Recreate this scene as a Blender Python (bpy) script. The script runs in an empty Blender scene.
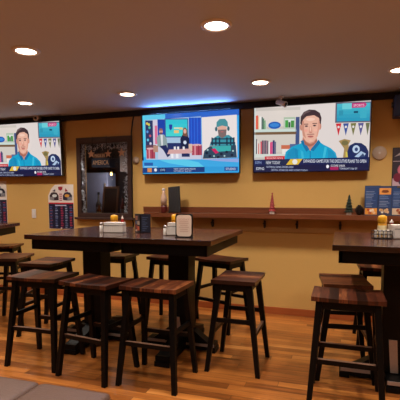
import bpy, bmesh, math, random
from mathutils import Vector, Matrix
random.seed(7)
R = math.radians
COL = bpy.context.scene.collection
PI = math.pi

# ------------------------------------------------------------------ materials
def lin(c):
    def f(v):
        v /= 255.0
        return v / 12.92 if v <= .04045 else ((v + .055) / 1.055) ** 2.4
    return (f(c[0]), f(c[1]), f(c[2]), 1.0)

def new_mat(name):
    m = bpy.data.materials.new(name); m.use_nodes = True
    nt = m.node_tree
    return m, nt, nt.nodes['Principled BSDF']

def plain(name, rgb, rough=.5, metal=0.0, bump=0.0, bscale=60, coat=0.0, var=.12, spec=.5):
    m, nt, b = new_mat(name)
    tc = nt.nodes.new('ShaderNodeTexCoord')
    no = nt.nodes.new('ShaderNodeTexNoise'); no.inputs['Scale'].default_value = bscale; no.inputs['Detail'].default_value = 4
    nt.links.new(tc.outputs['Object'], no.inputs['Vector'])
    mx = nt.nodes.new('ShaderNodeMix'); mx.data_type = 'RGBA'
    c = lin(rgb)
    mx.inputs[6].default_value = tuple(v * (1 - var) for v in c[:3]) + (1,)
    mx.inputs[7].default_value = tuple(min(1, v * (1 + var)) for v in c[:3]) + (1,)
    nt.links.new(no.outputs['Fac'], mx.inputs[0]); nt.links.new(mx.outputs[2], b.inputs['Base Color'])
    b.inputs['Roughness'].default_value = rough; b.inputs['Metallic'].default_value = metal
    b.inputs['Coat Weight'].default_value = coat; b.inputs['Specular IOR Level'].default_value = spec
    if bump:
        bp = nt.nodes.new('ShaderNodeBump'); bp.inputs['Strength'].default_value = bump; bp.inputs['Distance'].default_value = .003
        nt.links.new(no.outputs['Fac'], bp.inputs['Height']); nt.links.new(bp.outputs['Normal'], b.inputs['Normal'])
    return m

def planks(name, cols, width, across='X', length=None, rough=.35, coat=.3, grain=(2, 40), seed=0.0, gap=.04, spec=.5):
    """boards laid side by side along `across`, each its own tone, with grain along the other axis"""
    m, nt, b = new_mat(name)
    N = nt.nodes.new; L = nt.links.new
    def math_(op, a, bb=None):
        n = N('ShaderNodeMath'); n.operation = op
        for i, v in enumerate((a, bb)):
            if v is None: continue
            if isinstance(v, (int, float)): n.inputs[i].default_value = v
            else: L(v, n.inputs[i])
        return n.outputs[0]
    tc = N('ShaderNodeTexCoord'); sp = N('ShaderNodeSeparateXYZ'); L(tc.outputs['Object'], sp.inputs[0])
    oi = N('ShaderNodeObjectInfo')
    a = sp.outputs[across]; l = sp.outputs['Y' if across == 'X' else 'X']
    ai = math_('DIVIDE', a, width); idx = math_('FLOOR', ai)
    rnd = math_('MULTIPLY', oi.outputs['Random'], 37.0)
    key = math_('ADD', math_('ADD', idx, seed), rnd if length is None else 0.0)
    if length:
        wn0 = N('ShaderNodeTexWhiteNoise'); wn0.noise_dimensions = '1D'; L(idx, wn0.inputs['W'])
        li = math_('ADD', math_('DIVIDE', l, length), math_('MULTIPLY', wn0.outputs['Value'], 5.0))
        key = math_('ADD', key, math_('MULTIPLY', math_('FLOOR', li), 13.7))
    wn = N('ShaderNodeTexWhiteNoise'); wn.noise_dimensions = '1D'; L(key, wn.inputs['W'])
    cb = N('ShaderNodeCombineXYZ')
    gs, gl = grain[1], grain[0]
    L(math_('MULTIPLY', a, gs), cb.inputs[0]); L(math_('ADD', math_('MULTIPLY', l, gl), math_('MULTIPLY', wn.outputs['Value'], 50)), cb.inputs[1])
    L(math_('MULTIPLY', wn.outputs['Value'], 9), cb.inputs[2])
    no = N('ShaderNodeTexNoise'); no.inputs['Scale'].default_value = 1; no.inputs['Detail'].default_value = 6; no.inputs['Distortion'].default_value = .7
    L(cb.outputs[0], no.inputs['Vector'])
    f = math_('ADD', math_('MULTIPLY', wn.outputs['Value'], .62), math_('MULTIPLY', math_('SUBTRACT', no.outputs['Fac'], .28), .85))
    cr = N('ShaderNodeValToRGB'); e = cr.color_ramp.elements
    while len(e) < len(cols): e.new(.5)
    for i, c in enumerate(cols):
        e[i].position = i / (len(cols) - 1); e[i].color = lin(c)
    L(f, cr.inputs[0])
    fr = math_('FRACT', ai); edge = math_('MINIMUM', fr, math_('SUBTRACT', 1.0, fr))
    g = math_('LESS_THAN', edge, gap)
    if length:
        fl = math_('FRACT', li); el = math_('MINIMUM', fl, math_('SUBTRACT', 1.0, fl))
        g = math_('MAXIMUM', g, math_('LESS_THAN', el, gap * width / length))
    mx = N('ShaderNodeMix'); mx.data_type = 'RGBA'; L(math_('MULTIPLY', g, .6), mx.inputs[0]); L(cr.outputs[0], mx.inputs[6])
    d = lin(cols[0]); mx.inputs[7].default_value = (d[0] * .5, d[1] * .5, d[2] * .5, 1)
    L(mx.outputs[2], b.inputs['Base Color'])
    b.inputs['Roughness'].default_value = rough; b.inputs['Coat Weight'].default_value = coat; b.inputs['Coat Roughness'].default_value = .15
    b.inputs['Specular IOR Level'].default_value = spec
    bp = N('ShaderNodeBump'); bp.inputs['Strength'].default_value = .25; bp.inputs['Distance'].default_value = .002
    L(math_('SUBTRACT', no.outputs['Fac'], g), bp.inputs['Height']); L(bp.outputs['Normal'], b.inputs['Normal'])
    return m

def glow(name, rgb, s):
    m, nt, b = new_mat(name)
    b.inputs['Base Color'].default_value = lin(rgb); b.inputs['Emission Color'].default_value = lin(rgb); b.inputs['Emission Strength'].default_value = s
    return m

def printed(name, emit=0.0, rough=.45):
    m, nt, b = new_mat(name)
    a = nt.nodes.new('ShaderNodeAttribute'); a.attribute_name = 'Col'
    if emit:
        nt.links.new(a.outputs['Color'], b.inputs['Emission Color']); b.inputs['Emission Strength'].default_value = emit
        b.inputs['Base Color'].default_value = (.01, .01, .012, 1)
    else:
        nt.links.new(a.outputs['Color'], b.inputs['Base Color'])
    b.inputs['Roughness'].default_value = rough
    return m

def glass_mat(name, tint=(1, 1, 1, 1)):
    m = bpy.data.materials.new(name); m.use_nodes = True; nt = m.node_tree; nt.nodes.clear()
    o = nt.nodes.new('ShaderNodeOutputMaterial'); t = nt.nodes.new('ShaderNodeBsdfTransparent'); t.inputs[0].default_value = tint
    g = nt.nodes.new('ShaderNodeBsdfGlossy'); g.inputs['Roughness'].default_value = .03
    f = nt.nodes.new('ShaderNodeFresnel'); f.inputs[0].default_value = 1.45
    mx = nt.nodes.new('ShaderNodeMixShader')
    nt.links.new(f.outputs[0], mx.inputs[0]); nt.links.new(t.outputs[0], mx.inputs[1]); nt.links.new(g.outputs[0], mx.inputs[2]); nt.links.new(mx.outputs[0], o.inputs[0])
    return m

M = {}
M['wall'] = plain('tan_wall_paint', (206, 163, 92), .75, bump=.25, bscale=120, var=.04)
M['ceiling'] = plain('ceiling_paint', (182, 182, 188), .8, bump=.3, bscale=150, var=.03)
M['floor'] = planks('oak_floor', [(82, 42, 16), (142, 80, 34), (184, 112, 50), (214, 146, 80)], .085, 'Y', 1.1, .3, .2, (2.2, 34), gap=.035)
M['base'] = planks('baseboard_wood', [(120, 54, 24), (158, 78, 36), (170, 90, 44)], .3, 'Z', None, .4, .2, (2, 40), gap=0)
M['seat'] = planks('seat_boards', [(14, 7, 6), (44, 19, 12), (82, 38, 22), (164, 98, 56)], .06, 'X', None, .38, .1, (6, 70), gap=.05, spec=.35)
M['top'] = planks('table_boards', [(26, 12, 10), (52, 25, 18), (72, 37, 27), (100, 58, 42)], .12, 'Y', None, .22, .3, (3, 40), gap=.03)
M['ledge'] = planks('ledge_boards', [(74, 36, 22), (104, 56, 34), (122, 68, 42), (134, 80, 52)], .2, 'Z', None, .35, .3, (2, 50), gap=0)
M['apron'] = planks('apron_board', [(168, 128, 72), (180, 138, 78), (190, 148, 86)], .3, 'Z', None, .5, .1, (2, 30), gap=0)
M['black_wood'] = plain('black_stained_wood', (4, 3, 3), .45, bump=.2, bscale=90, coat=0, spec=.18)
M['worn'] = plain('worn_rail_wood', (122, 92, 76), .4)
M['steel'] = plain('brushed_steel', (168, 156, 150), .38, .6)
M['black'] = plain('black_plastic', (14, 14, 16), .35)
M['trimblack'] = plain('black_trim_paint', (16, 13, 14), .45)
M['frame'] = planks('window_frame_wood', [(46, 29, 26), (62, 41, 36), (76, 52, 44)], .3, 'Z', None, .45, .1, (3, 50), gap=0)
M['white'] = plain('white_plastic', (216, 208, 202), .45, var=.03)
M['paper'] = plain('white_paper', (222, 212, 205), .8, var=.05)
M['yellow'] = plain('mustard_yellow', (232, 168, 24), .35, var=.04)
M['red'] = plain('ketchup_red', (170, 24, 22), .3, var=.05)
M['label'] = plain('bottle_label', (226, 206, 160), .5, var=.05)
M['wire'] = plain('dark_wire', (44, 40, 40), .35, .8)
M['leather'] = plain('brown_leather', (92, 66, 55), .5, bump=.5, bscale=70, var=.12)
M['screen'] = printed('screen_picture', .80, .2)
M['print'] = printed('printed_sheet', 0)
M['lamp'] = glow('lamp_glow', (255, 226, 196), 14)
M['bulb'] = glow('bulb_glow', (255, 206, 120), 4)
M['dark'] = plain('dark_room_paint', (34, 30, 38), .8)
M['greyblue'] = plain('grey_blue_panel', (120, 130, 164), .5)
M['greyboard'] = plain('grey_board', (118, 108, 108), .6)
M['tinsel'] = plain('silver_tinsel', (190, 196, 208), .35, .5, var=.5, bscale=80)
M['star'] = plain('tan_star_wood', (196, 152, 118), .6)
M['glass'] = glass_mat('clear_glass', (.93, .94, .96, 1))
M['lens'] = plain('dark_lens', (10, 10, 14), .1)
M['navy'] = plain('navy_cabinet', (34, 46, 74), .45)
M['speaker'] = plain('navy_speaker_paint', (34, 56, 104), .55)
M['pine'] = plain('pine_green', (26, 40, 28), .8, var=.5)
M['redtinsel'] = plain('red_tinsel', (150, 30, 34), .5, var=.4)
M['cone'] = plain('pine_cone', (44, 24, 18), .8, var=.4)
M['amber'] = plain('amber_glass', (120, 56, 22), .2)
M['darkred'] = plain('dark_red', (92, 30, 28), .4)
M['pale'] = plain('pale_pink_glass', (196, 160, 138), .3)
M['slate'] = plain('slate_board', (36, 33, 34), .6, var=.2)
M['rustic'] = plain('rustic_frame', (116, 86, 66), .6)
M['disc'] = plain('pale_disc', (196, 172, 152), .5, var=.03)

# ------------------------------------------------------------------ mesh builder
class B:
    def __init__(s): s.bm = bmesh.new()
    def _fin(s, vs, bevel):
        if bevel:
            es = {e for v in vs for e in v.link_edges}
            bmesh.ops.bevel(s.bm, geom=list(es), offset=bevel, segments=2, profile=.6, affect='EDGES')
    def box(s, x0, x1, y0, y1, z0, z1, bevel=0, rot=None, mat=0):
        mtx = Matrix.Translation(((x0 + x1) / 2, (y0 + y1) / 2, (z0 + z1) / 2))
        if rot: mtx = mtx @ rot
        mtx = mtx @ Matrix.Diagonal((abs(x1 - x0), abs(y1 - y0), abs(z1 - z0), 1))
        r = bmesh.ops.create_cube(s.bm, size=1, matrix=mtx); s._fin(r['verts'], bevel); return s
    def frustum(s, lo, hi, z0, z1, bevel=0):
        """lo, hi = (x0,x1,y0,y1) rectangles at z0 and z1"""
        v = []
        for (a, b, c, d), z in ((lo, z0), (hi, z1)):
            v += [s.bm.verts.new(p) for p in ((a, c, z), (b, c, z), (b, d, z), (a, d, z))]
        for f in ((3, 2, 1, 0), (4, 5, 6, 7), (0, 1, 5, 4), (1, 2, 6, 5), (2, 3, 7, 6), (3, 0, 4, 7)): s.bm.faces.new([v[i] for i in f])
        s._fin(v, bevel); return s
    def tube(s, pts, r, n=8, caps=True):
        pts = [Vector(p) for p in pts]; rings = []
        for i, p in enumerate(pts):
            t = (pts[min(i + 1, len(pts) - 1)] - pts[max(i - 1, 0)]).normalized()
            u = t.orthogonal().normalized()
            if i and rings:
                u = (uprev - t * uprev.dot(t)).normalized()
            uprev = u; w = t.cross(u)
            rr = r[i] if isinstance(r, (list, tuple)) else r
            rings.append([s.bm.verts.new(p + (u * math.cos(2 * PI * k / n) + w * math.sin(2 * PI * k / n)) * rr) for k in range(n)])
        for a, b in zip(rings, rings[1:]):
            for k in range(n): s.bm.faces.new((a[k], a[(k + 1) % n], b[(k + 1) % n], b[k]))
        if caps: s.bm.faces.new(rings[0][::-1]); s.bm.faces.new(rings[-1])
        return s
    def lathe(s, prof, n=24, mtx=None, c=(0, 0, 0)):
        mtx = mtx or Matrix.Identity(4); rings = []
        for r, z in prof:
            if r < 1e-6: rings.append([s.bm.verts.new(mtx @ Vector((c[0], c[1], c[2] + z)))])
            else: rings.append([s.bm.verts.new(mtx @ Vector((c[0] + r * math.cos(2 * PI * k / n), c[1] + r * math.sin(2 * PI * k / n), c[2] + z))) for k in range(n)])
        for a, b in zip(rings, rings[1:]):
            for k in range(n):
                q = [a[k % len(a)], a[(k + 1) % len(a)], b[(k + 1) % len(b)], b[k % len(b)]]
                q = list(dict.fromkeys(q))
                if len(q) > 2: s.bm.faces.new(q)
        if len(rings[0]) > 1: s.bm.faces.new(rings[0][::-1])
        if len(rings[-1]) > 1: s.bm.faces.new(rings[-1])
        return s
    def prism(s, poly, y0, y1):
        """polygon in the x-z plane given depth from y0 (front) to y1"""
        a = [s.bm.verts.new((x, y0, z)) for x, z in poly]; b = [s.bm.verts.new((x, y1, z)) for x, z in poly]
        n = len(poly); s.bm.faces.new(a); s.bm.faces.new(b[::-1])
        for k in range(n): s.bm.faces.new((a[k], b[k], b[(k + 1) % n], a[(k + 1) % n]))
        return s
    def build(s, name, mat, parent=None, smooth=False):
        bmesh.ops.recalc_face_normals(s.bm, faces=s.bm.faces)
        me = bpy.data.meshes.new(name); s.bm.to_mesh(me); s.bm.free()
        me.materials.append(mat)
        if smooth:
            for p in me.polygons: p.use_smooth = True
        o = bpy.data.objects.new(name, me); COL.objects.link(o)
        if parent: o.parent = parent
        return o

def tag(o, label, cat, group=None):
    o['label'] = label; o['category'] = cat
    if group: o['group'] = group
    return o
def thing(name, label, cat, loc=(0, 0, 0), rz=0.0, group=None):
    o = bpy.data.objects.new(name, None); COL.objects.link(o); o.empty_display_size = .1
    o.location = loc; o.rotation_euler = (0, 0, R(rz))
    return tag(o, label, cat, group)
def place(o, loc, rz=0.0):
    o.location = loc; o.rotation_euler = (0, 0, R(rz)); return o
def structure(o):
    o['kind'] = 'structure'; return o
def dup(o, parent=None):
    c = o.copy(); COL.objects.link(c)
    if parent: c.parent = parent
    for ch in o.children: dup(ch, c)
    return c
def relabel(o, loc, rz, label):
    o.location = loc; o.rotation_euler = (0, 0, R(rz)); o['label'] = label; return o

# ------------------------------------------------------------------ flat pictures (screens, posters): coloured shapes in layers
def text_polys(txt, size, align='LEFT', xs=1.0):
    cu = bpy.data.curves.new('t', 'FONT'); cu.body = txt; cu.size = size; cu.align_x = align; cu.resolution_u = 2
    o = bpy.data.objects.new('t', cu); COL.objects.link(o)
    dg = bpy.context.evaluated_depsgraph_get(); dg.update()
    me = o.evaluated_get(dg).to_mesh()
    P = [[(me.vertices[i].co.x * xs, me.vertices[i].co.y) for i in p.vertices] for p in me.polygons]
    o.evaluated_get(dg).to_mesh_clear()
    bpy.data.objects.remove(o); bpy.data.curves.remove(cu)
    return P

class Art:
    """a flat printed picture; points are mapped by f(x, y) to (u, v) metres; faces towards local -Y"""
    def __init__(s, f, step=.0007): s.f = f; s.bm = bmesh.new(); s.lay = s.bm.loops.layers.float_color.new('Col'); s.k = 0; s.step = step
    def poly(s, pts, rgb, up=True):
        if up: s.k += 1
        c = lin(rgb); v = [s.bm.verts.new((*(lambda q: (q[0], -s.k * s.step, q[1]))(s.f(*p)),)) for p in pts]
        try: f = s.bm.faces.new(v)
        except ValueError: return
        for l in f.loops: l[s.lay] = c
    def rect(s, x0, y0, x1, y1, rgb, up=True): s.poly([(x0, y0), (x1, y0), (x1, y1), (x0, y1)], rgb, up)
    def ell(s, cx, cy, rx, ry, rgb, n=20, up=True): s.poly([(cx + rx * math.cos(2 * PI * i / n), cy + ry * math.sin(2 * PI * i / n)) for i in range(n)], rgb, up)
    def grad(s, x0, y0, x1, y1, c0, c1, n=6, vert=True):
        s.k += 1
        for i in range(n):
            t = i / (n - 1); c = tuple(a + (b - a) * t for a, b in zip(c0, c1))
            if vert: s.rect(x0, y0 + (y1 - y0) * i / n, x1, y0 + (y1 - y0) * (i + 1) / n, c, False)
            else: s.rect(x0 + (x1 - x0) * i / n, y0, x0 + (x1 - x0) * (i + 1) / n, y1, c, False)
    def text(s, x, y, txt, h, rgb, width=None, align='LEFT'):
        """h = cap height in picture units (y grows downwards), width squeezes the line to fit"""
        s.k += 1; sz = h / .7; P = text_polys(txt, sz)
        xs = [q[0] for p in P for q in p]
        if not xs: return
        w0 = max(xs) - min(xs); k = (width / w0) if width else 1.0
        ox = {'LEFT': 0, 'CENTER': -w0 * k / 2, 'RIGHT': -w0 * k}[align]
        for p in P: s.poly([(x + ox + (a - min(xs)) * k, y - b) for a, b in p], rgb, False)
    def build(s, name, mat, parent=None):
        for f in s.bm.faces: f.normal_update()
        for f in s.bm.faces:
            if f.normal.y > 0: f.normal_flip()
        me = bpy.data.meshes.new(name); s.bm.to_mesh(me); s.bm.free(); me.materials.append(mat)
        o = bpy.data.objects.new(name, me); COL.objects.link(o)
        if parent: o.parent = parent
        return o

# ------------------------------------------------------------------ the room
WY = 5.17; CH = 2.60
XL, XR, YF = -7.2, 3.2, -2.6
b = B(); b.box(XL - .1, XR + .1, YF - .1, 6.3, -.1, 0); structure(b.build('floor', M['floor']))
b = B(); b.box(XL - .1, XR + .1, YF - .1, 6.3, CH, CH + .1); structure(b.build('ceiling', M['ceiling']))
WX0, WX1, WZ0, WZ1 = -3.505, -2.755, 1.215, 2.20       # the window's opening
b = B()
b.box(XL, WX0, WY, WY + .12, 0, CH).box(WX1, XR, WY, WY + .12, 0, CH).box(WX0, WX1, WY, WY + .12, 0, WZ0).box(WX0, WX1, WY, WY + .12, WZ1, CH)
structure(b.build('wall_back', M['wall']))
b = B(); b.box(XL - .1, XL, YF, WY + .12, 0, CH); structure(b.build('wall_left', M['wall']))
b = B(); b.box(XR, XR + .1, YF, WY + .12, 0, CH); structure(b.build('wall_right', M['wall']))
b = B(); b.box(XL, XR, YF - .1, YF, 0, CH); structure(b.build('wall_front', M['wall']))
b = B(); b.box(XL, XR, WY - .016, WY, .0, .085, .004); structure(b.build('baseboard_back', M['base']))
b = B(); b.box(XL, XR, WY - .03, WY, 2.522, CH, .006); structure(b.build('trim_1', M['trimblack']))

# window in the back wall: frame, pane, and the dim little room seen through it
win = bpy.data.objects.new('window_1', None); COL.objects.link(win); win.location = (0, WY, 0); structure(win)
b = B()
b.box(-3.565, -3.50, -.03, .11, 1.15, 2.275, .006); b.box(-2.76, -2.695, -.03, .11, 1.15, 2.275, .006)
b.box(-3.565, -2.695, -.031, .11, 2.195, 2.275, .006); b.box(-3.565, -2.695, -.031, .11, 1.165, 1.225, .006)
b.build('window_frame', M['frame'], win)
b = B(); b.box(-3.60, -2.66, -.06, .0, 1.135, 1.165, .005); b.build('window_sill', M['frame'], win)
b = B(); b.box(-3.50, -2.76, .05, .054, 1.22, 2.20); b.build('window_pane', M['glass'], win)
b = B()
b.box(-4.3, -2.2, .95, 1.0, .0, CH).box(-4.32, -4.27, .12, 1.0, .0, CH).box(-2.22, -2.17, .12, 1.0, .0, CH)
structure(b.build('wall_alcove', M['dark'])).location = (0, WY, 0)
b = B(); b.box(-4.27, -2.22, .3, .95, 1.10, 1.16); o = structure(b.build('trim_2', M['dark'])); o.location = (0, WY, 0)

# ------------------------------------------------------------------ ceiling downlights
def downlight():
    t = thing('ceiling_light', 'x', 'ceiling light', (0, 0, CH), 0, 'recessed ceiling lights')
    b = B(); b.lathe([(.080, -.001), (.078, -.012), (.100, -.010), (.108, -.002), (.108, 0), (.080, 0)], 32); b.build('trim_ring', M['white'], t, True)
    b = B(); b.lathe([(0, -.004), (.079, -.004), (.079, -.001), (0, -.001)], 32); b.build('diffuser', M['lamp'], t)
    return t
LX = [-2.36 + 1.553 * k for k in range(-2, 4)]
spots = [(-2.385, 2.81, 'round recessed ceiling light at the upper left, largest on the left side'),
         (-.825, 2.81, 'round recessed ceiling light near the top centre of the photo, the largest of all'),
         (-.80, 4.30, 'round recessed ceiling light in front of the right man-in-blue screen, left of its camera'),
         (-2.30, 4.31, 'small round recessed ceiling light above the stars in the wooden window'),
         (-3.70, 4.31, 'small round recessed ceiling light just in front of the leftmost television'),
         (.475, 4.28, 'round recessed ceiling light cut by the right edge of the photo')]
first = downlight()
for i, (x, y, l) in enumerate(spots):
    o = first if i == 0 else dup(first)
    relabel(o, (x, y, CH), 0, l)
hidden = [(-3.95, 2.81), (.73, 2.81), (-2.385, 1.25), (-.825, 1.25), (.73, 1.25), (-3.95, 1.25), (-5.3, 4.31), (-5.4, 2.81), (-2.385, -.4), (-.825, -.4), (.73, -.4), (1.9, 4.28), (2.2, 2.6)]
for x, y in hidden:
    o = dup(first); relabel(o, (x, y, CH), 0, 'round recessed ceiling light outside the view, behind or beside the camera')
for i, (x, y) in enumerate([s[:2] for s in spots] + hidden):
    la = bpy.data.lights.new('downlight_lamp', 'SPOT'); la.energy = 80; la.spot_size = R(132); la.spot_blend = .75; la.shadow_soft_size = .11
    la.color = (1.0, .92, .81)
    lo = bpy.data.objects.new('downlight_lamp', la); COL.objects.link(lo); lo.location = (x, y, CH - .03)

# ------------------------------------------------------------------ televisions
TW, TH = 1.31, .773
def sport_desk_art():          # the man in the blue shirt; picture units are photo pixels of the right screen
    x0, x1 = 254.2, 369.6
    def f(x, y):
        u = (x - x0) / (x1 - x0); yt = 107.0 - 3.6 * u; yb = 172.9 - 3.2 * u
        return ((u - .5) * (TW - .02), (1 - (y - yt) / (yb - yt)) * (TH - .02) + .01)
    a = Art(f)
    def q(x0_, y0_, x1_, y1_, c, up=True): a.poly([(x0_, y0_), (x1_, y0_), (x1_, y1_), (x0_, y1_)], c, up)
    U = lambda u: x0 + u * (x1 - x0)
    a.poly([(x0, 107.0), (x1, 103.4), (x1, 169.7), (x0, 172.9)], (228, 218, 214))
    q(x0, 107, 302, 160, (206, 198, 190))
    q(x0 + .3, 110, 302, 126, (226, 216, 208)); q(x0, 134, 300, 152, (214, 206, 196))
    # shelves
    a.k += 1
    q(x0, 128.6, 298.5, 131.5, (206, 222, 214), False); q(x0, 131.5, 298.5, 134.2, (120, 92, 66), False); q(x0, 154, 294, 157.5, (214, 220, 212), False)
    q(x0, 107, 255.6, 158, (214, 226, 222), False)
    q(297.6, 117, 301.5, 152, (66, 84, 132), False)
    def books(x, yb, specs):
        a.k += 1
        for w, h, c in specs:
            q(x, yb - h, x + w - .15, yb, c, False); x += w
    books(255.8, 128.6, [(1.3, 14, (240, 84, 38)), (1.2, 14.3, (228, 60, 40)), (1, 13, (232, 196, 150)), (1, 13, (244, 238, 226)), (1.6, 13, (240, 240, 236)), (1.5, 12.4, (58, 96, 92)), (1.4, 11, (64, 122, 88)), (1.6, 9, (120, 170, 130)), (1, 6, (196, 220, 200))])
    books(256.2, 154, [(1.2, 15.5, (74, 74, 92)), (1.2, 14, (240, 232, 224)), (1.1, 11, (206, 48, 50)), (1.2, 11, (232, 224, 218)), (1.6, 13, (214, 66, 88)), (1.4, 14, (88, 60, 84)), (1.4, 14, (132, 96, 118)), (1.5, 14, (76, 70, 92)), (1.5, 14, (150, 112, 128)), (1.2, 13.6, (70, 64, 80)), (1.6, 12.6, (238, 234, 230)), (1.3, 12, (226, 40, 120)), (1.6, 12.5, (210, 60, 130)), (2.2, 14, (54, 58, 108)), (1.4, 12.6, (90, 92, 132))])
    a.ell(275.7, 124.8, 6.6, 3.7, (24, 96, 186)); a.ell(275.7, 124.6, 5.0, 2.0, (60, 136, 214))
    q(285.3, 117, 297, 128.4, (176, 196, 170)); q(286.3, 119, 296.3, 127.6, (224, 232, 226))
    a.k += 1; q(286.8, 120, 290, 127.4, (70, 162, 74), False); q(290.2, 122, 292.2, 127.4, (52, 90, 70), False); q(292.6, 120.5, 296, 127.4, (72, 148, 72), False)
    q(283, 145, 294, 149, (204, 112, 82)); q(284, 149, 295, 154, (238, 234, 228)); q(292, 144, 299, 148, (82, 104, 150))
    # wall screen, pennants, trophy, helmet
    q(336.6, 104.4, x1, 123.8, (96, 92, 112)); a.grad(338, 105.6, x1 - .6, 122.6, (72, 186, 206), (40, 156, 190), 5)
    a.k += 1; q(343, 105.4, 352, 111, (110, 210, 220), False); q(340, 112, 344, 117, (48, 150, 178), False); q(354, 113, 358, 115, (20, 82, 110), False); q(360, 112, 366, 120, (60, 176, 200), False)
    a.poly([(352, 105.6), (364, 105.2), (366, 107), (364, 109.8), (352, 110)], (196, 54, 122)); a.text(353.5, 109, 'SPORTS', 2.4, (250, 224, 240), 10)
    a.k += 1
    for x, c in ((340, (212, 46, 58)), (347, (60, 86, 156)), (354, (122, 122, 72)), (361, (92, 92, 148)), (367.3, (112, 116, 84))):
        w = 2.7 if x < 367 else 2.0
        a.poly([(x - w, 124.6), (x + w, 124.4), (x + .1, 136.5)], c, False)
    a.k += 1
    for x in (340, 347, 354, 361): a.ell(x, 128, 1.1, 1.3, (232, 226, 226), 8, False)
    a.poly([(340.5, 141.5), (346, 139.6), (352, 141), (350, 145), (352, 158), (345, 159), (346, 149)], (168, 140, 88)); a.ell(346.5, 143.5, 3.2, 2.4, (120, 112, 72)); q(347.5, 152, 351.5, 157, (214, 196, 84))
    a.poly([(349, 152), (351, 146), (356, 143.4), (362, 143.8), (366.5, 147), (369, 152), (369, 158), (350, 159)], (24, 44, 92))
    a.ell(357.3, 149.6, 3.4, 3.8, (196, 214, 236)); a.ell(357.5, 149.8, 1.6, 1.9, (40, 66, 116)); a.poly([(356, 157), (362, 151.5), (366.5, 154), (364, 158)], (178, 200, 226)); a.poly([(360, 157.5), (364, 153.5), (366, 157.5)], (50, 70, 110))
    # man
    a.poly([(286, 160.5), (288, 152), (294, 147), (303, 143.6), (308, 141), (320, 141), (326, 145), (333, 148.5), (338, 153), (340, 160)], (16, 164, 206))
    a.poly([(288, 160.5), (290, 152), (296, 147.5), (301, 150), (300, 160)], (20, 144, 190)); a.poly([(331, 160), (330, 149), (336, 152.5), (339, 160)], (20, 148, 192))
    a.poly([(305.5, 136), (318.6, 136), (320, 143), (313, 151), (304, 143)], (206, 142, 122))
    a.poly([(303, 141.5), (306, 140), (312, 149.5), (309, 152)], (10, 116, 168)); a.poly([(321, 140), (323, 143), (316, 151.5), (313, 150)], (10, 116, 168))
    a.ell(303.6, 127.5, 1.5, 3.4, (206, 138, 118)); a.ell(322, 127, 1.4, 3.4, (208, 142, 122))
    a.poly([(304, 118), (307, 114.8), (313, 113.4), (318.5, 114.6), (321.8, 119), (321.8, 129), (320, 137), (316, 142), (312, 143.2), (308.4, 141.5), (305, 136.5), (303.9, 128)], (236, 182, 160))
    a.poly([(302.4, 124), (302.8, 117), (305.6, 112.8), (311, 110.4), (317, 111), (321.6, 114), (323.4, 119), (322.8, 125), (321.6, 124), (321, 119), (316, 116), (308.5, 117), (305, 120.5), (304, 125.5)], (66, 50, 56))
    a.k += 1
    q(306.2, 124.2, 310.4, 125.1, (120, 86, 80), False); q(314.6, 123.7, 319.2, 124.6, (120, 86, 80), False)
    a.ell(308.6, 126.6, 1.7, .8, (96, 72, 78), 10, False); a.ell(316.7, 126.2, 1.7, .8, (96, 72, 78), 10, False)
    a.poly([(311.7, 127), (313.7, 127), (314.9, 132.6), (310.9, 132.8)], (222, 158, 138), False)
    a.ell(313, 137, 3.0, .9, (184, 100, 96), 12, False)
    a.ell(313, 132.9, 1.7, .5, (198, 130, 114), 10, False)
    a.k += 1
    a.poly([(304.2, 122), (306.2, 121), (306.4, 131), (308.6, 139), (305.4, 136), (304.1, 129)], (206, 146, 126), False); a.poly([(320.4, 121), (321.6, 122), (321.6, 129), (319.6, 136.6), (318.4, 138), (319.8, 130)], (222, 160, 140), False)
    a.ell(312.6, 120, 4.4, 1.6, (248, 206, 186), 14, False); a.ell(308.2, 131, 1.8, 1.5, (240, 168, 150), 12, False); a.ell(317.6, 130.6, 1.8, 1.5, (246, 184, 164), 12, False)
    a.ell(312.7, 129.5, .55, 2.4, (250, 206, 184), 10, False); a.poly([(309, 135), (310, 134.2), (316, 134), (317, 134.8), (316, 135.4), (310, 135.6)], (190, 136, 122), False); a.ell(313, 140.6, 1.6, .9, (242, 190, 168), 10, False)
    a.ell(308.6, 126.7, .55, .6, (30, 24, 30), 8, False); a.ell(316.7, 126.3, .55, .6, (30, 24, 30), 8, False)
    a.poly([(305.6, 139), (309.4, 143), (313, 144.6), (317, 143), (319, 139), (319.4, 141.4), (316, 145.4), (312.4, 147), (307.4, 145)], (168, 106, 92), False)
    a.poly([(304.6, 114.6), (308, 112), (313, 111.2), (312, 112.6), (307, 114.6), (304.6, 117)], (104, 84, 86), False)
    a.poly([(312.4, 151), (313.2, 151), (313.6, 160), (312.8, 160)], (8, 120, 168), False); a.poly([(297, 149), (299, 148.6), (301.6, 160), (299, 160)], (10, 136, 184), False); a.poly([(327, 147), (329.4, 148), (327.4, 160), (325, 160)], (60, 190, 222), False); a.poly([(303, 150), (306, 152), (307, 160), (304.6, 160)], (52, 184, 218), False)
    # banner
    yb = lambda x, t: (159.6 + t) - 3.0 * (x - x0) / (x1 - x0)
    def band(xa, xb, t0, t1, c, up=True): a.poly([(xa, yb(xa, t0)), (xb, yb(xb, t0)), (xb, yb(xb, t1)), (xa, yb(xa, t1))], c, up)
    band(x0, x1, .6, 6.6, (14, 34, 84)); band(x0, x1, 6.6, 13.4, (18, 26, 66), False)
    band(266, 287, -2.6, .6, (206, 44, 52)); a.text(268, yb(270, 0), 'BREAKING NEWS', 1.7, (250, 214, 214), 17)
    band(266, 292, 1.0, 6.1, (24, 40, 74))
    a.text(267.5, yb(268, 5.3), 'NEW TODAY', 3.2, (236, 236, 244), 15)
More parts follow.
